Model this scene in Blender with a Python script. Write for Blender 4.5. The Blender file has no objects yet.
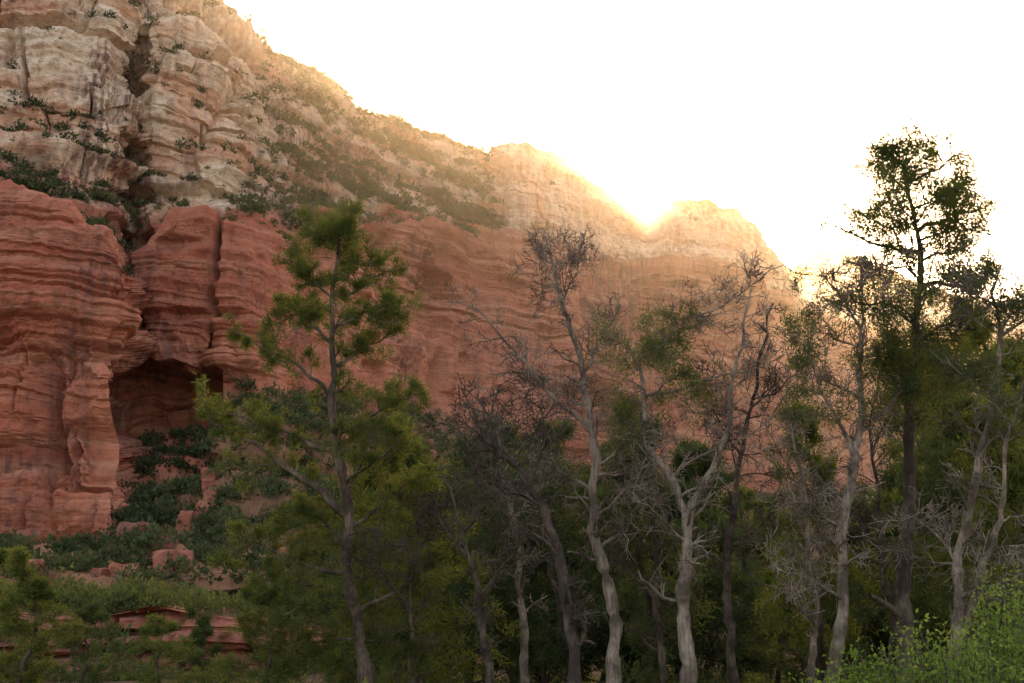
import bpy, math, numpy as np
from mathutils import Vector
rng=np.random.default_rng(7)
TH=math.radians(11.0); LENS=43.5; F=1024*LENS/36; CAMZ=1.7
def W(px,py,Y):
    px=np.asarray(px,float);py=np.asarray(py,float);Y=np.asarray(Y,float)
    a=(px-512)/F; b=(341.5-py)/F
    dy=math.cos(TH)-b*math.sin(TH); dz=math.sin(TH)+b*math.cos(TH)
    return np.stack([a/dy*Y, Y+0*a, CAMZ+dz/dy*Y],-1)
# ---------- noise
def h3(x,y,z,s):
    n=(x*374761393+y*668265263+z*1274126177+s*982451653)&0xffffffff
    n=((n^(n>>13))*1274126177)&0xffffffff
    n=((n^(n>>15))*2246822519)&0xffffffff
    return ((n^(n>>16))&0xffff)/32767.5-1
def vn(p,s=0):
    f=np.floor(p); i=f.astype(np.int64); t=p-f; t=t*t*(3-2*t)
    x,y,z=i[...,0],i[...,1],i[...,2]; a,b,c=t[...,0],t[...,1],t[...,2]
    def L(u,v,w): return u+(v-u)*w
    return L(L(L(h3(x,y,z,s),h3(x+1,y,z,s),a),L(h3(x,y+1,z,s),h3(x+1,y+1,z,s),a),b),
             L(L(h3(x,y,z+1,s),h3(x+1,y,z+1,s),a),L(h3(x,y+1,z+1,s),h3(x+1,y+1,z+1,s),a),b),c)
def fbm(p,o=4,s=0):
    r=0;a=1.
    for k in range(o):
        r=r+a*vn(p,s+k*17); p=p*2.03+5.1; a*=.5
    return r/1.6
def sst(x): x=np.clip(x,0,1); return x*x*(3-2*x)
# ---------- mesh helpers
def mk(name,V,Fc,mat,n=4,parent=None,smooth=False,attr=None,uvx=None):
    me=bpy.data.meshes.new(name); V=np.asarray(V,np.float32); Fc=np.asarray(Fc,np.int32)
    me.vertices.add(len(V)); me.vertices.foreach_set('co',V.ravel())
    me.loops.add(Fc.size); me.loops.foreach_set('vertex_index',Fc.ravel())
    me.polygons.add(len(Fc)); me.polygons.foreach_set('loop_start',np.arange(len(Fc),dtype=np.int32)*n)
    me.polygons.foreach_set('use_smooth',np.full(len(Fc),smooth))
    me.update(calc_edges=True)
    if attr is not None:
        for k,v in attr.items():
            at=me.attributes.new(k,'FLOAT','POINT'); at.data.foreach_set('value',np.asarray(v,np.float32).ravel())
    me.materials.append(mat)
    ob=bpy.data.objects.new(name,me); bpy.context.scene.collection.objects.link(ob)
    if parent: ob.parent=parent
    return ob
def gridf(R,C):
    i=np.arange(R*C).reshape(R,C)
    return np.stack([i[:-1,:-1],i[:-1,1:],i[1:,1:],i[1:,:-1]],-1).reshape(-1,4)
def empty(name):
    e=bpy.data.objects.new(name,None); bpy.context.scene.collection.objects.link(e); return e
# ---------- materials
def newmat(name):
    m=bpy.data.materials.new(name); m.use_nodes=True; nt=m.node_tree; nt.nodes.clear()
    out=nt.nodes.new('ShaderNodeOutputMaterial'); return m,nt,out
def noise(nt,vec,scale,detail=4,rough=.55):
    n=nt.nodes.new('ShaderNodeTexNoise'); n.inputs['Scale'].default_value=scale
    n.inputs['Detail'].default_value=detail; n.inputs['Roughness'].default_value=rough
    nt.links.new(vec,n.inputs['Vector']); return n.outputs['Fac']
def ramp(nt,fac,stops):
    r=nt.nodes.new('ShaderNodeValToRGB'); e=r.color_ramp.elements
    while len(e)<len(stops): e.new(.5)
    for q,(p,c) in zip(e,stops):
        q.position=p; q.color=(c,c,c,1) if not hasattr(c,'__len__') else (*c,1)
    nt.links.new(fac,r.inputs[0]); return r.outputs[0]
def mix(nt,fac,a,b,mode='MIX'):
    m=nt.nodes.new('ShaderNodeMix'); m.data_type='RGBA'; m.blend_type=mode
    for s,v in ((0,fac),(6,a),(7,b)):
        if isinstance(v,(int,float)): m.inputs[s].default_value=v if s==0 else (v,v,v,1)
        elif isinstance(v,tuple): m.inputs[s].default_value=(*v,1)
        else: nt.links.new(v,m.inputs[s])
    return m.outputs[2]
def mapping(nt,vec,sc,rot=(0,0,0)):
    m=nt.nodes.new('ShaderNodeMapping'); m.inputs['Scale'].default_value=sc; m.inputs['Rotation'].default_value=rot
    nt.links.new(vec,m.inputs['Vector']); return m.outputs[0]
def rockmat(name,red1,red2,cream1,cream2,bumpd=.8,bandc=(.52,.26,.17)):
    m,nt,out=newmat(name)
    geo=nt.nodes.new('ShaderNodeNewGeometry'); P=geo.outputs['Position']
    at=nt.nodes.new('ShaderNodeAttribute'); at.attribute_name='cream'
    big=noise(nt,P,.035,4,.6)
    red=mix(nt,ramp(nt,big,[(.38,0.),(.62,1.)]),red1,red2)
    band=noise(nt,mapping(nt,P,(.02,.02,.5)),1.,5,.7)
    red=mix(nt,ramp(nt,band,[(.45,0.),(.53,.2),(.64,.6)]),red,bandc)
    streak=noise(nt,mapping(nt,P,(.5,.5,.035)),1.,5,.65)
    cr=mix(nt,ramp(nt,noise(nt,mapping(nt,P,(.03,.03,.4)),1.,5,.65),[(.35,0.),(.6,1.)]),cream1,cream2)
    cr=mix(nt,ramp(nt,noise(nt,mapping(nt,P,(.05,.05,.09)),1.,5,.65),[(.46,0.),(.58,.85)]),cr,(.52,.25,.15))
    base=mix(nt,at.outputs['Fac'],red,cr)
    base=mix(nt,ramp(nt,streak,[(.48,0.),(.66,.75)]),base,mix(nt,.6,base,(.11,.05,.045)),'MIX')
    zone=ramp(nt,noise(nt,mapping(nt,P,(.05,.05,.025)),1.,3,.5),[(.5,0.),(.58,.9)])
    st2=ramp(nt,noise(nt,mapping(nt,P,(1.1,1.1,.05)),1.,4,.6),[(.42,0.),(.6,1.)])
    zz=mix(nt,1.,zone,st2,'MULTIPLY')
    base=mix(nt,zz,base,(.15,.07,.06))
    dk=noise(nt,P,.9,5,.7)
    base=mix(nt,ramp(nt,dk,[(.32,.5),(.5,0.)]),base,(.14,.065,.045))
    at2=nt.nodes.new('ShaderNodeAttribute'); at2.attribute_name='soil'
    soil=mix(nt,noise(nt,P,.5,5,.7),(.13,.065,.04),(.27,.14,.085))
    base=mix(nt,at2.outputs['Fac'],base,soil)
    b=nt.nodes.new('ShaderNodeBump'); b.inputs['Strength'].default_value=1.; b.inputs['Distance'].default_value=bumpd
    hh=mix(nt,.5,noise(nt,P,1.3,6,.7),noise(nt,mapping(nt,P,(.35,.35,2.6)),1.,5,.7))
    nt.links.new(hh,b.inputs['Height'])
    bs=nt.nodes.new('ShaderNodeBsdfDiffuse')
    nt.links.new(base,bs.inputs['Color']); nt.links.new(b.outputs[0],bs.inputs['Normal'])
    nt.links.new(bs.outputs[0],out.inputs[0]); return m
def leafmat(name,c1,c2,tr=.45,scale=1.2,tcol=None):
    m,nt,out=newmat(name)
    geo=nt.nodes.new('ShaderNodeNewGeometry'); P=geo.outputs['Position']
    c=mix(nt,ramp(nt,noise(nt,P,scale,2),[(.35,0.),(.65,1.)]),c1,c2)
    c=mix(nt,geo.outputs['Random Per Island'],c,mix(nt,.5,c,c2),'MIX')
    d=nt.nodes.new('ShaderNodeBsdfDiffuse'); t=nt.nodes.new('ShaderNodeBsdfTranslucent')
    nt.links.new(c,d.inputs[0])
    tc=mix(nt,1.,c,tcol or (1.5,1.35,.7),'MULTIPLY'); nt.links.new(tc,t.inputs[0])
    ms=nt.nodes.new('ShaderNodeMixShader'); ms.inputs[0].default_value=tr
    nt.links.new(d.outputs[0],ms.inputs[1]); nt.links.new(t.outputs[0],ms.inputs[2]); nt.links.new(ms.outputs[0],out.inputs[0]); return m
def barkmat(name,c1,c2):
    m,nt,out=newmat(name)
    geo=nt.nodes.new('ShaderNodeNewGeometry'); P=geo.outputs['Position']
    n1=noise(nt,mapping(nt,P,(22,22,2.5)),1.,5,.65); n2=noise(nt,P,1.6,4,.65)
    c=mix(nt,ramp(nt,n1,[(.35,0.),(.62,1.)]),c1,c2)
    c=mix(nt,ramp(nt,n2,[(.42,0.),(.58,.85)]),c,tuple(x*.45 for x in c1))
    b=nt.nodes.new('ShaderNodeBump'); b.inputs['Strength'].default_value=1; b.inputs['Distance'].default_value=.04
    nt.links.new(n1,b.inputs['Height'])
    bs=nt.nodes.new('ShaderNodeBsdfPrincipled'); bs.inputs['Roughness'].default_value=.9; bs.inputs['Specular IOR Level'].default_value=.15
    nt.links.new(c,bs.inputs['Base Color']); nt.links.new(b.outputs[0],bs.inputs['Normal']); nt.links.new(bs.outputs[0],out.inputs[0]); return m
ROCK=rockmat('red_sandstone',(.31,.085,.055),(.44,.155,.095),(.56,.37,.25),(.67,.50,.37))
LEDGE=rockmat('ledge_sandstone',(.20,.065,.045),(.32,.12,.08),(.5,.36,.25),(.6,.45,.35),.25,(.38,.17,.115))
NEEDLE=leafmat('pine_needles',(.045,.062,.018),(.10,.115,.034),.42)
JUNI=leafmat('juniper_foliage',(.038,.052,.022),(.085,.10,.04),.4)
DARKF=leafmat('forest_foliage',(.028,.044,.019),(.062,.08,.032),.35,.4)
SHRUB=leafmat('shrub_foliage',(.024,.034,.018),(.07,.078,.038),.2,.15)
BRIGHT=leafmat('bush_leaves',(.04,.075,.02),(.085,.13,.04),.5,1.5)
BARKD=barkmat('dark_bark',(.06,.042,.033),(.13,.095,.075))
BARKG=barkmat('grey_bark',(.14,.10,.078),(.31,.24,.19))
BARKR=barkmat('brown_bark',(.08,.055,.04),(.18,.125,.09))

# ---------- cliff
def relief(cols,vcounts,xs):
    cx=np.array([c[0] for c in cols],float); K=np.array([c[1] for c in cols],float)
    Lc=K.shape[1]
    v=np.concatenate([np.linspace(i,i+1,n,endpoint=False) for i,n in enumerate(vcounts)]+[[Lc-1]])
    kp=np.stack([np.stack([np.interp(xs,cx,K[:,l,j]) for l in range(Lc)],0) for j in range(2)],-1)
    i=np.minimum(v.astype(int),Lc-2); t=(v-i)[:,None,None]
    g=kp[i]*(1-t)+kp[i+1]*t
    P=W(np.broadcast_to(xs,g.shape[:2]),g[...,0],g[...,1])
    return P,v
def normals(P):
    du=np.gradient(P,axis=1); dv=np.gradient(P,axis=0); n=np.cross(du,dv)
    n/=np.linalg.norm(n,axis=-1,keepdims=True)+1e-9; return n
def warp1(z,th,s):
    o=np.zeros_like(z); return z+th*.9*vn(np.stack([z/(th*2.3),o,o],-1),s+50)
def strata(z,th,s,sh=.25):
    z=warp1(z,th,s)
    k=np.floor(z/th).astype(np.int64); f=z/th-k
    a=h3(k,k*0,k*0,s); b=h3(k+1,k*0,k*0,s); return a+(b-a)*sst((f-1+sh)/sh)
def blocks(x,z,w,th,s,P):
    z=warp1(z,th,s); x=x+.5*w*vn(P/(w*1.3),s+9)
    k=np.floor(z/th).astype(np.int64); off=h3(k,k*0,k*0,s)*5; ww=w*(1+.55*h3(k,k*0,k*0,s+1))
    q=x/ww+off; j=np.floor(q).astype(np.int64); f=q-j
    e=np.minimum(np.minimum(f,1-f)*ww,np.minimum(z/th-k,1-(z/th-k))*th*1.6)
    cr=sst(vn(P/(w*.9),s+7)*2.2+.3)
    return h3(j,k,k*0,s+3)*.8-1.3*(1-sst(e/.4))*cr
def displace(P,v,red,up,slope,k=1.,seed=0,soft=0):
    N=normals(P)
    z=P[...,2]+.06*P[...,0]+2.2*fbm(P/35.,3,seed+90)
    s=P[...,0]+.6*P[...,1]
    D=5.6*fbm(P/np.array([26,26,42.]),4,seed+1)*(red+up)
    m1=sst(vn(P/30.,seed+44)+.5)
    D+=red*(m1*1.6*vn(P/np.array([6,6,34.]),seed+2)+1.1*fbm(P/np.array([3.6,3.6,4.5]),5,seed+5))
    r=1-np.abs(vn(P/np.array([17,17,60.]),seed+3)); D-=red*4.2*r**12*sst(vn(P/20.,seed+46)*2+.5)
    r=1-np.abs(vn(P/np.array([7,7,30.]),seed+4)); D-=red*1.5*r**12*sst(vn(P/14.,seed+47)*2+.2)
    al=sst(vn(P/np.array([24.,24,9.]),seed+33)*3.2-.8); D-=red*5.*al
    al=sst(vn(P/np.array([9.,9,3.]),seed+34)*3.2-1.1); D-=red*2.*al
    lat=np.clip(.6+1.2*vn(P/22.,seed+8),0.15,2)
    D+=red*(1.6*strata(z,9.,seed+11,.1)+1.0*strata(z,3.1,seed+12,.16)+.55*strata(z,1.1,seed+13,.2)+.25*strata(z,.45,seed+14))*lat
    su=up*(1-.75*soft)
    D+=su*(3.0*strata(z,7.5,seed+21,.12)+1.7*strata(z,2.6,seed+22,.18)+.7*strata(z,.95,seed+23))*(.3+.7*lat)
    D+=su*(2.0*blocks(s,z,13.,7.,seed+30,P)+1.2*blocks(s,z,4.3,2.6,seed+34,P)*sst(vn(P/18.,seed+35)*2+.4))
    r=1-np.abs(vn(P/np.array([15,15,45.]),seed+53)); D-=su*3.5*r**10*sst(vn(P/20.,seed+56)*2+.5)
    D+=up*(1.3*fbm(P/4.,5,seed+6))
    al=sst(vn(P/np.array([20.,20,5.]),seed+37)*3.2-.8); D-=su*3.5*al
    D+=slope*(2.4*fbm(P/9.,5,seed+7)+1.5*strata(z,3.2,seed+36,.15)+1.3*blocks(s,z,4.,2.4,seed+38,P)*sst(vn(P/14.,seed+39)*2))
    D+=.4*fbm(P/1.2,3,seed+40)
    return P+N*(D*k)[...,None]
C=[
(-260,[(600,100),(530,151),(440,160),(320,166),(200,170),(150,190),(60,196),(-60,204),(-200,250)]),
(0,  [(600,105),(528,152),(440,161),(320,165),(197,170),(162,184),(70,192),(-50,200),(-170,240)]),
(60, [(600,105),(530,151),(435,159),(310,164),(218,168),(188,183),(90,190),(-40,200),(-170,240)]),
(108,[(600,105),(528,151),(440,159),(330,164),(250,169),(205,188),(100,193),(-20,206),(-130,250)]),
(126,[(600,106),(520,155),(430,163),(350,168),(285,176),(215,197),(100,202),(-10,212),(-110,255)]),
(134,[(600,106),(515,158),(445,176),(350,184),(290,192),(215,208),(105,213),(-5,220),(-90,255)]),
(141,[(600,106),(510,162),(445,194),(350,190),(280,195),(210,207),(110,212),(0,219),(-60,255)]),
(152,[(600,107),(500,166),(440,198),(350,188),(240,188),(208,202),(112,205),(5,212),(-30,252)]),
(180,[(600,108),(485,168),(425,198),(345,187),(225,190),(206,202),(120,206),(30,214),(2,250)]),
(205,[(600,108),(460,172),(410,196),(340,187),(220,188),(203,203),(126,208),(50,218),(10,249)]),
(222,[(600,108),(405,180),(380,186),(320,186),(222,188),(203,204),(132,211),(66,223),(18,249)]),
(250,[(600,110),(400,182),(380,187),(320,189),(228,192),(203,210),(150,218),(92,234),(38,254)]),
(290,[(600,112),(395,188),(378,194),(330,197),(256,202),(207,220),(160,228),(112,244),(60,266)]),
(303,[(600,114),(394,198),(376,206),(320,210),(246,215),(208,228),(163,236),(118,249),(70,270)]),
(330,[(600,118),(392,212),(375,220),(310,225),(232,229),(208,238),(170,245),(130,257),(86,278)]),
(370,[(600,122),(392,226),(372,233),(300,238),(224,242),(210,250),(180,258),(150,268),(106,290)]),
(440,[(598,130),(410,248),(380,258),(310,263),(229,268),(216,278),(192,286),(168,296),(135,318)]),
(490,[(596,138),(445,264),(405,273),(320,279),(234,284),(222,297),(205,304),(180,311),(155,326)]),
(502,[(596,138),(450,265),(405,275),(320,281),(240,286),(230,300),(205,303),(175,306),(146,312)]),
(530,[(596,140),(460,268),(410,279),(330,285),(248,290),(238,302),(205,306),(180,309),(148,318)]),
(568,[(595,144),(470,274),(415,285),(330,291),(254,297),(244,308),(218,312),(192,316),(162,328)]),
(600,[(595,148),(480,282),(420,292),(340,298),(260,304),(250,315),(228,319),(207,324),(184,338)]),
(628,[(594,150),(485,288),(425,299),(345,304),(266,309),(256,320),(240,325),(224,332),(206,346)]),
(648,[(594,152),(490,292),(430,303),(345,308),(268,312),(258,323),(246,328),(234,334),(217,344)]),
(664,[(594,154),(490,295),(430,305),(345,310),(264,313),(254,322),(240,326),(222,330),(200,338)]),
(676,[(594,154),(490,295),(430,305),(345,310),(264,313),(254,322),(238,326),(218,330),(194,338)]),
(700,[(594,156),(492,298),(432,309),(345,313),(264,317),(252,324),(234,328),(214,332),(194,342)]),
(738,[(594,158),(494,304),(435,315),(345,319),(268,324),(258,332),(240,336),(226,341),(210,350)]),
(752,[(594,160),(494,308),(437,318),(350,323),(274,329),(268,336),(256,341),(246,346),(228,356)]),
(762,[(594,161),(494,311),(438,321),(352,326),(285,332),(278,339),(270,344),(262,349),(250,358)]),
(777,[(594,162),(494,314),(440,324),(355,329),(300,335),(294,342),(288,348),(282,354),(275,364)]),
(792,[(594,164),(492,324),(440,334),(370,340),(320,346),(312,354),(304,362),(298,370),(292,384)]),
(860,[(594,170),(490,345),(440,356),(380,362),(330,368),(322,378),(314,388),(308,398),(304,415)]),
(1000,[(594,180),(490,380),(440,392),(385,398),(340,404),(332,416),(324,428),(316,440),(308,460)]),
(1350,[(594,180),(490,400),(440,412),(385,418),(340,424),(332,436),(324,448),(316,460),(308,480)]),
]
xs=np.concatenate([np.linspace(-260,-20,80,endpoint=False),np.linspace(-20,800,720,endpoint=False),np.linspace(800,1350,150)])
vc=[65,70,85,95,50,95,95,75]
P,v=relief(C,vc,xs)
V2=np.broadcast_to(v[:,None],P.shape[:2]); PX=np.broadcast_to(xs[None,:],P.shape[:2])
red=sst((V2-.9)/.2)*(1-sst((V2-4.0)/.25))
slopeX=sst((PX-230)/60)*(1-sst((PX-490)/12))
up=sst((V2-4.85)/.3)*(1-.85*slopeX)
slope=np.clip(1-red-up,0,1)
soft=sst((PX-495)/10)
Q=displace(P,V2,red,up,slope,1.,0,soft)
N0=normals(P)
cxl=134+2.5*vn(np.stack([PX*0,PX*0,V2*6],-1),5)
dd=8*np.exp(-((PX-cxl)/3.6)**2)*sst((V2-5.)/.3)
cx2=214+6*(V2-3)+2*vn(np.stack([PX*0,PX*0,V2*7],-1),15); dd+=5*np.exp(-((PX-cx2)/3.)**2)*sst((V2-1.8))*(1-sst((V2-4.1)/.4))
cx3=22+3*vn(np.stack([PX*0,PX*0,V2*4],-1),6); dd+=2.5*np.exp(-((PX-cx3)/2.)**2)*sst((V2-5.6)/.3)*sst(vn(P/9.,77)*2+.6)
cx4=505+3*vn(np.stack([PX*0,PX*0,V2*4],-1),8); dd+=4*np.exp(-((PX-cx4)/3.)**2)*sst((V2-5.)/.3)*(1-sst((V2-7.)/.6))
Q=Q-N0*dd[...,None]
rim=sst((V2-7.2)/.8)*(1-.6*soft); Q[...,2]+=rim*(1.5*fbm(P/np.array([7.,7,7]),4,61)+.6*strata(P[...,0],3.1,62))
back=np.stack([Q[-1]+np.array([0,25,-10.]),Q[-1]+np.array([0,90,-55.]),Q[-1]*np.array([1,1,0])+np.array([0,170,-5.])],0)
Qb=np.concatenate([Q,back],0)
R_,C_=Qb.shape[:2]
crm=sst((V2-4.55+.6*fbm(P/np.array([16.,16,8]),4,71))/.4)
crm=crm*np.where(PX<520,1,1-.2*sst((PX-520)/60))
soil=1-sst((V2-.95)/.12)
Ns=normals(Q)
soil=np.maximum(soil,slope*sst((Ns[...,2]-.55)/.2)*.45)
pad=lambda a:np.concatenate([a,np.repeat(a[-1:],3,0)],0)
mk('red_rock_cliff',Qb.reshape(-1,3),gridf(R_,C_),ROCK,attr={'cream':pad(crm),'soil':pad(soil)})

CB=[(740,[(560,540),(400,600),(340,606),(330,612),(322,630)]),
(770,[(560,540),(400,600),(330,606),(310,612),(300,625)]),
(786,[(560,540),(400,600),(320,606),(290,610),(273,622)]),
(796,[(560,540),(400,600),(320,606),(280,610),(257,618)]),
(822,[(560,540),(400,600),(320,606),(276,611),(250,622)]),
(852,[(560,540),(400,600),(320,606),(276,611),(251,622)]),
(876,[(560,540),(400,600),(320,606),(283,611),(261,622)]),
(905,[(560,540),(400,600),(320,606),(286,611),(267,622)]),
(925,[(560,540),(400,600),(325,606),(300,611),(285,622)]),
(980,[(560,540),(400,600),(325,606),(305,611),(290,622)]),
(1400,[(560,540),(400,600),(335,606),(318,611),(305,622)])]
xb=np.linspace(740,1400,420)
Pb,vb=relief(CB,[20,60,60,50],xb); Vb=np.broadcast_to(vb[:,None],Pb.shape[:2])
upb=sst((Vb-.9)/.2); Qq=displace(Pb,Vb,upb*.5,upb*.6,1-upb,1.2,200,.6)
bk=np.stack([Qq[-1]+np.array([0,60,-30.]),Qq[-1]*np.array([1,1,0])+np.array([0,200,-5.])],0)
Qq=np.concatenate([Qq,bk],0); cb=np.concatenate([sst((Vb-2)/1.)*.6,np.zeros((2,len(xb)))],0)
mk('sandstone_butte',Qq.reshape(-1,3),gridf(*Qq.shape[:2]),ROCK,attr={'cream':cb,'soil':cb*0})

CL=[(-300,[(680,60),(660,64),(640,66),(622,67),(606,70),(600,108)]),
(50,[(690,66),(662,68),(640,70),(612,70.6),(604,75),(600,112)]),
(150,[(690,68),(668,70),(640,71),(610,71.6),(603,76),(600,113)]),
(300,[(690,70),(672,72),(650,73),(618,73.6),(612,78),(600,116)]),
(420,[(690,72),(680,74),(660,75),(640,76),(625,80),(598,126)]),
(560,[(700,74),(690,76),(672,77),(655,78),(640,82),(596,140)])]
xl=np.linspace(-300,560,640)
Pl,vl=relief(CL,[12,40,65,40,50],xl); Vl=np.broadcast_to(vl[:,None],Pl.shape[:2])
u=sst((Vl-.5)/.5)*(1-sst((Vl-3.2)/.3)); zl=Pl[...,2]+.35*vn(Pl/9.,3)+.1*vn(Pl/3.,4)
Dl=u*(.6*strata(zl,.8,301,.1)+.25*strata(zl,.3,302,.15)+.9*blocks(Pl[...,0],zl,2.6,.9,303,Pl)+1.6*fbm(Pl/np.array([4.,4,7]),4,304)+.45*fbm(Pl/1.,4,309))+.2*fbm(Pl/2.5,4,305)*(1-u)
Ql=Pl+np.array([0,-1.,.05])*Dl[...,None]; Ql[...,2]+=sst((Vl-2.6)/.4)*(1-sst((Vl-4.)/.8))*.5*fbm(Pl/5.,3,310)
mk('rock_ledge',Ql.reshape(-1,3),gridf(*Ql.shape[:2]),LEDGE,attr={'cream':Vl*0,'soil':np.clip(sst((Vl-3.1)/.3)*.9+1-sst(Vl/1.1),0,1)})

def gz(x,y):
    x=np.asarray(x,float);y=np.asarray(y,float); d=y
    z=-3.4*sst((d-3)/38.)
    z=z+3.0*sst((d-75)/45.)
    p=np.stack([x/9.,y/9.,0*x],-1); return z+.25*fbm(p,3,400)*sst(np.hypot(x,y)/8.)
rr=np.concatenate([[0.3],np.geomspace(1,4000,150)]); aa=np.linspace(0,2*np.pi,361)
X=rr[:,None]*np.sin(aa); Yg=rr[:,None]*np.cos(aa)
mg,nt,out=newmat('forest_floor'); geo=nt.nodes.new('ShaderNodeNewGeometry'); Pn=geo.outputs['Position']
c=mix(nt,ramp(nt,noise(nt,Pn,.6,6,.7),[(.4,0.),(.6,1.)]),(.12,.065,.045),(.06,.045,.03))
c=mix(nt,ramp(nt,noise(nt,Pn,9.,6,.7),[(.5,0.),(.6,.6)]),c,(.04,.04,.02))
bs=nt.nodes.new('ShaderNodeBsdfDiffuse')
bb=nt.nodes.new('ShaderNodeBump'); bb.inputs['Distance'].default_value=.08; nt.links.new(noise(nt,Pn,12.,6,.7),bb.inputs['Height'])
nt.links.new(c,bs.inputs['Color']); nt.links.new(bb.outputs[0],bs.inputs['Normal']); nt.links.new(bs.outputs[0],out.inputs[0])
mk('ground',np.stack([X,Yg,gz(X,Yg)],-1).reshape(-1,3),gridf(*X.shape)[:,::-1],mg)

# ---------- foliage
def rdir(shape):
    d=rng.normal(size=shape+(3,)); return d/np.linalg.norm(d,axis=-1,keepdims=True)
def needles(cen,K,ln,w,sig,up=.3,axis=None):
    M=len(cen); d=rdir((M,K)); d[...,2]+=up
    if axis is not None: d+=axis[:,None,:]*.8
    d/=np.linalg.norm(d,axis=-1,keepdims=True)
    c=cen[:,None,:]+rng.normal(size=(M,K,3))*sig
    p=np.cross(d,rdir((M,K))); p/=np.linalg.norm(p,axis=-1,keepdims=True)+1e-9
    l=ln*rng.uniform(.6,1.2,(M,K,1)); ww=w*rng.uniform(.6,1.2,(M,K,1))
    T=np.stack([c-p*ww,c+p*ww,c+d*l],2).reshape(-1,3)
    return T,np.arange(len(T)).reshape(-1,3)
def leaves(cen,K,ln,w,sig):
    M=len(cen); d=rdir((M,K)); c=cen[:,None,:]+rng.normal(size=(M,K,3))*sig
    p=np.cross(d,rdir((M,K))); p/=np.linalg.norm(p,axis=-1,keepdims=True)+1e-9
    l=ln*rng.uniform(.6,1.2,(M,K,1)); ww=w*rng.uniform(.7,1.2,(M,K,1))
    T=np.stack([c,c+d*l*.5+p*ww,c+d*l,c+d*l*.5-p*ww],2).reshape(-1,3)
    return T,np.arange(len(T)).reshape(-1,4)
def shrubcloud(cen,rad,K,rel=.3):
    M=len(cen)
    lob=rdir((M,6))*rng.uniform(.15,.75,(M,6,1)); lob[...,2]=np.abs(lob[...,2])*.7
    idx=rng.integers(0,6,(M,K)); c=np.take_along_axis(lob,idx[...,None].repeat(3,-1),1)
    q=rdir((M,K)); q[...,2]=np.abs(q[...,2])*1.3-.3; c=c+q*rng.uniform(.15,.5,(M,K,1))
    c=cen[:,None]+c*rad[:,None,None]
    d=rdir((M,K)); d[...,2]=np.abs(d[...,2]); d=d+q*.8; d/=np.linalg.norm(d,axis=-1,keepdims=True)
    p=np.cross(d,rdir((M,K))); p/=np.linalg.norm(p,axis=-1,keepdims=True)+1e-9
    s=rel*rad[:,None,None]*rng.uniform(.5,1.2,(M,K,1))
    T=np.stack([c-p*s*.4,c+p*s*.4,c+d*s],2).reshape(-1,3)
    return T,np.arange(len(T)).reshape(-1,3)
Qf=Q.reshape(-1,3); nz=Ns[...,2].ravel(); vv=V2.ravel(); pxx=PX.ravel()
clus=fbm(Qf/12.,3,500)
du=np.linalg.norm(np.gradient(Q,axis=1),axis=-1); dv=np.linalg.norm(np.gradient(P,axis=0),axis=-1); A=(du*dv).ravel()
sl=slopeX.ravel()
w_up=A*(vv>4.1)*sst((nz+.1)/.5)*(.3+sst(clus*2+.1))*(.3+1.6*sl)*np.where((pxx<110)&(vv<5.8)&(vv>4.2),4.,1)*(pxx<800)*(1-.4*sst((vv-5.6)/.5)*(1-sl))
w_up*=np.where(pxx>505,.15,1)*np.where(vv>7.8,2.,1)
w_ta=A*(vv<1.02)*(pxx<1000)*(.25+sst(clus*1.5+.5))*np.where((pxx>118)&(pxx<420)&(vv>.4),2.2,1)
NU=4800
i1=rng.choice(len(Qf),NU,p=w_up/w_up.sum()); i2=rng.choice(len(Qf),3600,p=w_ta/w_ta.sum())
T1,F1=shrubcloud(Qf[i1],rng.uniform(.3,1.,NU)**2.6*2.4+.3,65,.27)
wal=((vv>.75)&(vv<2.0)&(pxx>128)&(pxx<225))*1.; ia=rng.choice(len(Qf),170,p=wal/wal.sum())
cen=np.concatenate([Qf[i2],Qf[ia]]); rad=np.concatenate([rng.uniform(.4,1.,3600)**1.5*2.6+.4,rng.uniform(1.2,3.2,170)])
T2,F2=shrubcloud(cen,rad,95,.22)
mk('cliff_shrubs',T1,F1,SHRUB,3); mk('talus_shrubs',T2,F2,SHRUB,3)
qi=rng.choice(Ql.reshape(-1,3).shape[0],650,p=(lambda w:w/w.sum())(((Vl>3.4)*.8+(Vl<.5)*1.8+.03).ravel()))
T,Fq=shrubcloud(Ql.reshape(-1,3)[qi],rng.uniform(.25,1.,650)**2*2.2+.2,190,.16)
mk('ledge_shrubs',T,Fq,JUNI,3)
import bmesh
bm=bmesh.new(); bmesh.ops.create_icosphere(bm,subdivisions=3,radius=1); bv=np.array([q.co[:] for q in bm.verts]); bf=np.array([[q.index for q in f.verts] for f in bm.faces]); bm.free()
VS=[];FS=[];o=0
wb=A*(vv<.95)*(pxx<620)
for j in rng.choice(len(Qf),220,p=wb/wb.sum()):
    s=rng.uniform(.4,1)**3*1.9; q=bv.copy(); q=np.clip(q*1.25,-.85,.85)
    q*=1+.28*fbm(bv*1.5+j%97,3,7)[:,None]; q*=rng.uniform(.6,1.2,3)*s
    a=rng.uniform(0,6.3); ca,sa=math.cos(a),math.sin(a); q=np.stack([q[:,0]*ca-q[:,1]*sa,q[:,0]*sa+q[:,1]*ca,q[:,2]],-1)
    VS.append(q+Qf[j]+[0,0,s*.2]); FS.append(bf+o); o+=len(bv)
mk('talus_boulders',np.concatenate(VS),np.concatenate(FS),LEDGE,3)

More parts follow.
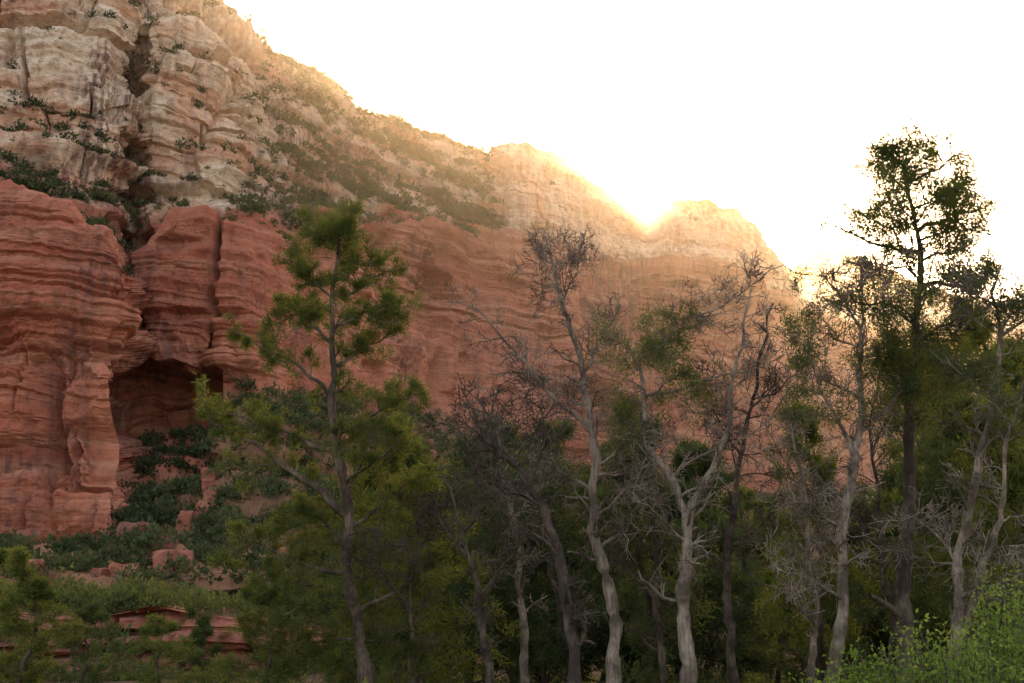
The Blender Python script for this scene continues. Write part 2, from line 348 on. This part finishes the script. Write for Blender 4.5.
# ---------- trees
class B:
    def __init__(s): s.V=[];s.F=[];s.o=0;s.t=[];s.ax=[]
    def tube(s,p,r,n=6):
        p=np.asarray(p);t=np.gradient(p,axis=0); t/=np.linalg.norm(t,axis=1,keepdims=True)+1e-9
        ref=np.array([0,1.,0]) if abs(t[0,1])<.8 else np.array([1.,0,0])
        a=np.cross(t,ref); a/=np.linalg.norm(a,axis=1,keepdims=True)+1e-9; b=np.cross(t,a)
        th=np.linspace(0,2*np.pi,n,endpoint=False); r=np.asarray(r)[:,None,None]
        ring=p[:,None]+r*(np.cos(th)[None,:,None]*a[:,None]+np.sin(th)[None,:,None]*b[:,None])
        m=len(p); i=np.arange(m*n).reshape(m,n); j=np.roll(i,-1,1)
        f=np.stack([i[:-1],j[:-1],j[1:],i[1:]],-1).reshape(-1,4)
        s.V.append(ring.reshape(-1,3)); s.F.append(f+s.o); s.o+=m*n
def smoothpath(pts,sp=.15,wig=.03):
    pts=np.asarray(pts,float); d=np.r_[0,np.cumsum(np.linalg.norm(np.diff(pts,axis=0),axis=1))]
    n=max(4,int(d[-1]/sp)); t=np.linspace(0,d[-1],n*3); q=np.stack([np.interp(t,d,pts[:,k]) for k in range(3)],-1)
    k=max(3,min(len(q)//4*2+1,7)); ker=np.hanning(k+2)[1:-1]; ker/=ker.sum()
    qp=np.pad(q,((k//2,k//2),(0,0)),'edge'); q=np.stack([np.convolve(qp[:,c],ker,'valid') for c in range(3)],-1)[::3]
    s=rng.uniform(0,1000); tt=np.linspace(0,d[-1],len(q))
    w=np.stack([vn(np.stack([tt*.7+s,tt*0+c,tt*0],-1),c)+.45*vn(np.stack([tt*2.3+s,tt*0+c,tt*0],-1),c+5)+.2*vn(np.stack([tt*6.+s,tt*0+c,tt*0],-1),c+8) for c in range(3)],-1)*wig
    return q+w*np.minimum(1,tt/.4)[:,None]
def grow(b,pos,d,L,r,lev,mx,kids,gn,up,tuft,nt_):
    n=max(4,int(L/.14)) if lev<mx else 5
    p=[pos];d=d/np.linalg.norm(d)
    for k in range(n-1):
        d=d+rng.normal(size=3)*gn+np.array([0,0,up]); d/=np.linalg.norm(d); p.append(p[-1]+d*L/(n-1))
    p=np.array(p); rad=r*np.linspace(1,.35,n)
    b.tube(p,np.maximum(rad,.0058),5 if lev<2 else 3)
    if lev<mx:
        c=max(2,int(kids*rng.uniform(.7,1.3)))
        for k in range(c):
            t=rng.uniform(.2,1.); i=min(int(t*(n-1)),n-2); tg=p[i+1]-p[i]; tg/=np.linalg.norm(tg)
            q=np.cross(tg,rdir(())); q/=np.linalg.norm(q)+1e-9
            grow(b,p[i],tg*.7+q*.9,L*rng.uniform(.35,.65),rad[i]*.6,lev+1,mx,kids,gn,up,tuft,nt_)
    if tuft and lev>=mx-1:
        for k in range(nt_):
            t=rng.uniform(.25,1.); i=min(int(t*(n-1)),n-2); b.t.append(p[i]+(p[i+1]-p[i])*rng.uniform()); b.ax.append((p[i+1]-p[i])/np.linalg.norm(p[i+1]-p[i]))
def limb(b,path,r0,r1,nsub,Ls,tmin=.2,mx=2,kids=5,gn=.22,up=.04,tuft=False,nt_=2,sides=9,outw=.5):
    m=len(path); rad=np.linspace(0,1,m); rad=r0+(r1-r0)*rad**.8
    b.tube(path,rad*(1+.13*rng.normal(size=m)) if r0>.05 else rad,sides)
    for k in range(nsub):
        t=tmin+(1-tmin)*((k+rng.uniform())/nsub); i=min(int(t*(m-1)),m-2); tg=path[i+1]-path[i]; tg/=np.linalg.norm(tg)
        q=np.cross(tg,rdir(())); q/=np.linalg.norm(q)
        q[2]=q[2]*.7+.15
        grow(b,path[i],tg*outw+q,Ls*rng.uniform(.4,1.25)*(1.1-.5*t),max(.010,rad[i]*.42),1,mx,kids,gn,up,tuft,nt_)
def finish(name,b,bark,leaf=None,K=18,ln=.13,w=.009,sig=.03):
    e=empty(name); V=np.concatenate(b.V); base=V[:,2].argmin(); org=V[base].copy()
    e.location=org
    mk('trunk_and_branches',V-org,np.concatenate(b.F),bark,4,e,smooth=True)
    if leaf is not None and b.t:
        T,Fq=needles(np.array(b.t)-org,K,ln,w,sig,.25,np.array(b.ax)); mk('foliage',T,Fq,leaf,3,e)
    return e
def pth(pp,Y,dj=.6,wig=.04):
    pp=np.array(pp,float); n=len(pp); y=Y+np.cumsum(rng.normal(size=n)*dj*.5) if dj else np.full(n,Y)
    if dj: y=y-y[0]+Y
    return smoothpath(W(pp[:,0],pp[:,1],y),wig=wig)
def trunk(pp,Y,**k):
    g=float(gz(float(W(pp[0][0],600,Y)[0]),Y))-.15
    py=582+(CAMZ-g)/Y*F*1.0
    return pth([(pp[0][0],py)]+pp,Y,.25,**k)
def on(tr,px,py):
    q=tr; d=(q[:,1]*math.cos(TH)+(q[:,2]-CAMZ)*math.sin(TH)); X=512+F*q[:,0]/d; Yp=341.5-F*((q[:,2]-CAMZ)*math.cos(TH)-q[:,1]*math.sin(TH))/d
    return q[np.argmin((X-px)**2+(Yp-py)**2)]
def lb(tr,pp,spread=1.5):
    s=on(tr,*pp[0]); dz=rng.uniform(-spread,spread); n=len(pp)
    q=[s]+[W(a,c,s[1]+dz*(k+1)/(n-1)) for k,(a,c) in enumerate(pp[1:])]
    return smoothpath(np.array(q),wig=.12)

# left pine
b=B(); tr=trunk([(366,700),(356,620),(348,520),(338,430),(331,350),(332,290),(337,240)],24,wig=.08)
limb(b,tr,.19,.03,20,1.0,.40,3,4,.2,.06,True,2)
for pp,r in [([(347,512),(310,490),(270,458),(235,432),(190,402)],.09),([(343,470),(300,440),(262,425),(205,412)],.06),
 ([(334,400),(300,370),(270,345),(228,325)],.05),([(331,345),(302,315),(278,297)],.04),([(332,300),(312,272),(298,248)],.03),
 ([(332,300),(362,285),(392,262)],.035),([(333,370),(365,342),(405,325)],.04),([(340,440),(380,412),(422,395)],.05),
 ([(348,530),(388,500),(425,470)],.05),([(350,570),(300,556),(250,548),(205,565)],.05),([(354,610),(400,590),(445,560)],.05),
 ([(354,600),(310,600),(270,620)],.04),([(345,480),(375,460),(400,440)],.04),([(335,260),(345,240),(352,225)],.02),
 ([(334,330),(360,318),(398,300)],.03),([(336,250),(322,238),(310,236)],.02),([(350,540),(320,520),(290,512)],.04),
 ([(352,590),(300,585),(240,600)],.03),([(356,640),(310,640),(270,660)],.03),([(356,640),(390,640),(430,650)],.03)]:
    limb(b,lb(tr,pp),r,.012,11,.9,.25,3,4,.22,.07,True,2,7)
finish('pine_tree',b,BARKR,NEEDLE,11,.12,.009,.045)

def dead(name,Y,tp,limbs,r,bark,leafy=None,nsub=18,Ls=1.1,mx=3,K=10,r1=.02,tw=15):
    b=B(); tr=trunk(tp,Y,wig=.10); limb(b,tr,r,r1,nsub,Ls,.38,mx,5,.3,.03,False)
    for l in limbs:
        pp,rr=l[0],l[1]; lf=len(l)>2
        limb(b,lb(tr,pp),rr,.010,7 if lf else tw,1.05,.25 if lf else .2,mx,4 if lf else 5,.3,.03,lf,2,7)
    finish(name,b,bark,leafy,K,.10,.010,.08)
dead('dead_juniper_tree',21,[(573,683),(562,590),(543,505),(517,462)],[([(517,465),(480,440),(448,420)],.045),([(520,470),(505,420),(470,392)],.04),([(530,480),(548,440),(540,400)],.035),([(545,510),(500,480),(470,470)],.03)],.15,BARKD,r1=.06)
dead('dead_juniper_tree',23,[(618,683),(609,600),(597,510),(590,430),(576,350),(562,290),(550,235)],
 [([(590,430),(560,400),(520,350),(480,312),(448,300)],.045),([(586,405),(548,375),(515,362)],.03),([(580,375),(602,335),(618,300)],.03),([(570,320),(548,280),(535,245)],.025),([(594,470),(632,432),(655,400)],.035),([(600,520),(640,480),(660,470)],.03),([(595,490),(560,470),(530,440)],.03),([(566,300),(585,270),(590,240)],.02)],.17,BARKG,nsub=26)
dead('juniper_tree',22,[(684,683),(689,600),(692,515),(672,472),(648,440),(648,400),(643,345)],
 [([(692,515),(715,470),(729,430),(735,380),(742,320),(750,268)],.09),([(650,400),(675,375),(690,360)],.03,1),([(646,370),(632,350),(625,335)],.02,1),([(735,400),(770,370),(795,350)],.03),([(740,340),(715,310),(705,285)],.025),([(690,540),(650,500),(625,490)],.03),([(748,290),(770,270),(790,265)],.02),([(645,360),(665,345),(680,330)],.02,1),([(730,440),(765,420),(790,380)],.03),([(662,455),(640,430),(622,400)],.03,1)],.19,BARKG,JUNI,nsub=18)
dead('dead_juniper_tree',25,[(737,683),(730,600),(724,530),(733,460),(752,405),(762,350),(768,300)],
 [([(735,450),(710,410),(700,370)],.03),([(752,405),(780,380),(805,370)],.03),([(728,560),(760,520),(785,500)],.03)],.13,BARKD)
dead('juniper_tree',21,[(836,640),(843,545),(852,445),(858,360),(857,262)],
 [([(850,470),(828,400),(803,350),(812,318)],.045),([(853,430),(882,400),(905,380)],.03,1),([(857,330),(835,290),(825,260)],.03),([(845,530),(820,500),(790,490)],.03),([(857,300),(875,275),(890,262)],.02),([(840,600),(800,570),(770,560)],.03),([(852,400),(820,375),(790,365)],.03,1),([(856,350),(830,330),(815,300)],.025,1),([(857,380),(880,350),(888,320)],.025,1)],.15,BARKG,JUNI,nsub=22)
dead('juniper_tree',20,[(945,660),(958,565),(975,465),(990,400),(998,340),(985,297),(1002,262)],
 [([(948,650),(985,560),(1005,455),(1018,380),(1040,330)],.08),([(990,400),(960,370),(940,350)],.03,1),([(997,340),(1020,320),(1050,300)],.03,1),([(960,560),(925,520),(900,510)],.03),([(975,460),(1010,430),(1035,420)],.03,1),([(950,600),(990,585),(1024,560)],.04),([(997,350),(1015,300),(1035,285)],.03,1),([(990,310),(970,290),(955,270)],.02)],.14,BARKG,JUNI,nsub=18)
dead('dead_juniper_tree',24,[(487,683),(478,600),(458,525),(440,470)],[([(470,560),(440,520),(415,500)],.03),([(460,530),(480,490),(490,460)],.03),([(478,600),(510,560),(520,530)],.03)],.12,BARKD)
dead('dead_juniper_tree',27,[(522,683),(516,600),(512,510),(500,430),(490,385)],[([(512,520),(535,480),(545,450)],.03),([(505,460),(475,430),(462,400)],.03)],.13,BARKG)
dead('dead_juniper_tree',26,[(806,683),(815,600),(800,470),(790,420)],[([(812,560),(835,520),(840,480)],.03),([(803,490),(775,450),(760,430)],.03)],.10,BARKG)
dead('dead_juniper_tree',26,[(660,683),(652,600),(655,520),(640,460)],[([(652,600),(625,560),(610,520)],.03)],.10,BARKD)
dead('dead_juniper_tree',27,[(892,683),(886,600),(880,500),(872,420),(880,350)],[([(884,560),(860,520),(850,500)],.03),([(876,450),(895,410),(905,390)],.03)],.09,BARKD)
dead('dead_juniper_tree',25,[(415,683),(408,610),(412,560),(400,520)],[([(408,610),(385,570),(370,560)],.03),([(412,560),(430,530),(440,500)],.03)],.09,BARKD)
# tall pine on the right
b=B(); tr=trunk([(905,683),(906,560),(905,440),(913,330),(918,260),(912,200),(903,155)],22,wig=.08)
limb(b,tr,.20,.03,22,.95,.55,3,4,.24,.05,True,3)
for pp,r in [([(917,255),(880,240),(850,230),(822,222)],.045),([(917,235),(950,215),(985,208),(1008,200)],.045),([(910,195),(885,168),(860,150)],.03),
 ([(909,185),(935,162),(958,150)],.03),([(917,285),(952,290),(985,280),(1012,270)],.045),([(914,325),(880,302),(848,300)],.04),([(913,340),(950,322),(985,335)],.04),
 ([(905,160),(915,145),(932,138)],.015),([(904,160),(885,148),(868,140)],.015),([(916,265),(945,255),(975,245)],.03),([(906,430),(940,400),(965,370)],.03),([(908,400),(880,370),(870,350)],.03),
 ([(917,230),(895,205),(870,195)],.025),([(916,225),(940,195),(965,180)],.025),([(915,300),(945,270),(965,262)],.025),([(916,280),(890,268),(862,262)],.025),([(912,350),(935,355),(955,350)],.03),([(916,240),(955,238),(990,232)],.025),
 ([(913,210),(945,190),(985,178)],.025),([(914,250),(885,225),(850,212)],.025)]:
    limb(b,lb(tr,pp,2.2),r,.01,11,.9,.15,3,4,.27,.04,True,3,7)
limb(b,smoothpath(np.array([on(tr,905,618),W(888,605,21.5),W(868,593,21)])),.07,.04,2,.3,.5,1)
finish('pine_tree',b,BARKD,NEEDLE,7,.08,.009,.10)

def variant(seed,h,shape,nlimb,dens):
    global rng; rng=np.random.default_rng(seed); b=B()
    tr=smoothpath([(0,0,-.3),(rng.normal()*.3,rng.normal()*.3,h*.3),(rng.normal()*.5,rng.normal()*.5,h*.65),(rng.normal()*.3,rng.normal()*.3,h)],wig=.2)
    b.tube(tr,np.linspace(.16,.02,len(tr)),7)
    for k in range(nlimb):
        t=.2+.8*(k+rng.uniform())/nlimb; i=min(int(t*(len(tr)-1)),len(tr)-2); a=k*2.4+rng.normal()*.4
        L=shape(t)*h*rng.uniform(.5,1.35)
        d=np.array([math.cos(a),math.sin(a),rng.uniform(-.05,.6)])
        p=[tr[i]];dd=d
        for s_ in range(6): dd=dd+rng.normal(size=3)*.15+[0,0,.08]; dd/=np.linalg.norm(dd); p.append(p[-1]+dd*L/6)
        limb(b,np.array(p),.035*(1.2-t),.008,6,L*.5,.25,2,4,.2,.05,True,dens,4)
    V=np.concatenate(b.V); me1=(V,np.concatenate(b.F)); T=needles(np.array(b.t),7,.20,.024,.10,.25,np.array(b.ax))
    return me1,T
shp=[lambda t:.30*(1.15-t)**.7,lambda t:.26*math.sin(math.pi*min(1,.15+t*.85))**.6+.03,lambda t:.22*(1.1-t)**.5]
VAR=[]
for s in range(5):
    (V,Fv),(T,Ft)=variant(40+s,9.,shp[s%3],24 if s%3 else 28,3)
    o1=mk('v',V,Fv,BARKD,4,smooth=True); o2=mk('v',T,Ft,DARKF,3); o3=mk('v',T,Ft,NEEDLE,3)
    VAR.append((o1.data,o2.data,o3.data))
    for o in (o1,o2,o3): bpy.data.objects.remove(o)
rng=np.random.default_rng(99)
wood=empty('pine_forest')
def place(px,top,Y,mats=1,wide=1.,par=None,vi=None):
    x=float(W(px,600,Y)[0]); g=float(gz(x,Y)); zt=float(W(px,top,Y)[2]); s=(zt-g)/9.
    if s<.08: return
    v=VAR[rng.integers(5) if vi is None else vi]; a=rng.uniform(0,6.28)
    for nm,me in (('trunk',v[0]),('foliage',v[mats])):
        o=bpy.data.objects.new(nm,me); bpy.context.scene.collection.objects.link(o); o.parent=par or wood
        o.location=(x,Y,g); o.scale=(s*wide,s*wide,s); o.rotation_euler=(0,0,a)
fx=[150,250,330,400,450,520,580,640,700,750,800,860,920,980,1060]; fy=[590,540,480,430,435,450,440,420,435,480,510,470,420,375,350]
for k in range(42):
    px=330+800*(k+rng.uniform())/42; Y=rng.uniform(31,60); t=np.interp(px,fx,fy)+rng.uniform(-25,95)
    place(px,t,Y,1+(rng.uniform()<.3),rng.uniform(.9,1.35))
for k in range(24):
    px=rng.uniform(290,1000); Y=rng.uniform(82,118); t=np.interp(px,[150,260,420,600,1000],[560,530,480,500,520])+rng.uniform(-20,40)
    place(px,t,Y,1,rng.uniform(.9,1.3))
for px,top,Y,m,wd in [(395,430,30,2,1.),(425,470,27,2,1.2),(650,420,28,1,.9),(830,400,30,2,.7),(960,400,27,1,1.),(1010,300,26,2,.8),(1030,400,22,2,1.),
    (20,560,20,2,1.3),(155,618,18,2,1.3),(95,605,30,1,1.2),(-20,560,22,2,1.2),(280,590,24,2,1.2),(970,340,30,1,.8),(205,615,30,1,1.2)]:
    e=empty('juniper_tree'); place(px,top,Y,m,wd,e)
Mx=450; yy=rng.uniform(16,66,Mx); pu=rng.uniform(260,1150,Mx); xx=W(pu,600,yy)[:,0]
T,Fq=shrubcloud(np.stack([xx,yy,gz(xx,yy)+.2],-1),rng.uniform(.5,1.4,Mx),220,.13)
mk('understory_shrubs',T,Fq,JUNI,3)
def bush(name,blobs,mat,n,ln,wd):
    e=empty(name); cs=[];b=B()
    for px,py,Y,r in blobs:
        c=W(px,py,Y); g=float(gz(c[0],Y)); root=np.array([c[0],Y,g])
        for k in range(int(34*r/.5)):
            d=rdir(()); d[2]=abs(d[2])*.9-.15; tip=c+d*r*rng.uniform(.4,1.2)
            mid=(root+tip)/2+rng.normal(size=3)*.08; pa=smoothpath([root,mid,tip],.1,.03); b.tube(pa,np.linspace(.010,.003,len(pa)),3)
            for j in range(n):
                t=rng.uniform(.45,1); cs.append(pa[int(t*(len(pa)-1))]+rng.normal(size=3)*.07*r/.5)
    mk('stems',np.concatenate(b.V),np.concatenate(b.F),BARKD,4,e)
    T,Fq=leaves(np.array(cs),9,ln,wd,.05); mk('leaves',T,Fq,mat,4,e)
bush('leafy_bush',[(1000,620,9,.5),(940,650,8.5,.45),(880,675,8.5,.4),(1040,590,10,.5),(985,690,8,.5),(835,690,9,.3),(925,700,8.2,.4)],BRIGHT,18,.040,.010)

# haze hanging in the valley
mh=bpy.data.materials.new('haze'); mh.use_nodes=True; nt=mh.node_tree; nt.nodes.clear(); out=nt.nodes.new('ShaderNodeOutputMaterial')
vs_=nt.nodes.new('ShaderNodeVolumeScatter'); vs_.inputs['Color'].default_value=(1,.78,.50,1); vs_.inputs['Density'].default_value=.0011; vs_.inputs['Anisotropy'].default_value=.80
nt.links.new(vs_.outputs[0],out.inputs['Volume'])
hx=np.array([(x,y,z) for x in (-60,420) for y in (165,470) for z in (-30,150)],float)
hf=np.array([[0,1,3,2],[4,6,7,5],[0,4,5,1],[2,3,7,6],[0,2,6,4],[1,5,7,3]])
mk('haze',hx,hf,mh)

cam=bpy.data.cameras.new('camera'); co=bpy.data.objects.new('camera',cam); bpy.context.scene.collection.objects.link(co)
cam.lens=LENS; cam.sensor_width=36; cam.clip_end=12000; co.location=(0,0,CAMZ); co.rotation_euler=(math.radians(90)+TH,0,0)
bpy.context.scene.camera=co
sd=Vector(W(648,207,100.)-np.array([0,0,CAMZ])).normalized()
el=math.asin(sd.z); az=math.atan2(sd.x,sd.y)
L=bpy.data.lights.new('sun','SUN'); L.energy=5.; L.angle=math.radians(.5); L.color=(1,.80,.55)
lo=bpy.data.objects.new('sun',L); bpy.context.scene.collection.objects.link(lo); lo.rotation_euler=(-sd).to_track_quat('-Z','Y').to_euler()
w=bpy.data.worlds.new('World'); bpy.context.scene.world=w; w.use_nodes=True; nt=w.node_tree
sky=nt.nodes.new('ShaderNodeTexSky'); sky.sky_type='NISHITA'; sky.sun_disc=False; sky.sun_elevation=el; sky.sun_rotation=az
sky.dust_density=3.; sky.air_density=1.; sky.ozone_density=.5
bg=nt.nodes['Background']; nt.links.new(mix(nt,1.,sky.outputs[0],(1.12,.93,.76),'MULTIPLY'),bg.inputs[0]); bg.inputs[1].default_value=.80
vs=bpy.context.scene.view_settings; vs.view_transform='Standard'; vs.look='None'; vs.exposure=0
print('EL',math.degrees(el),'AZ',math.degrees(az))
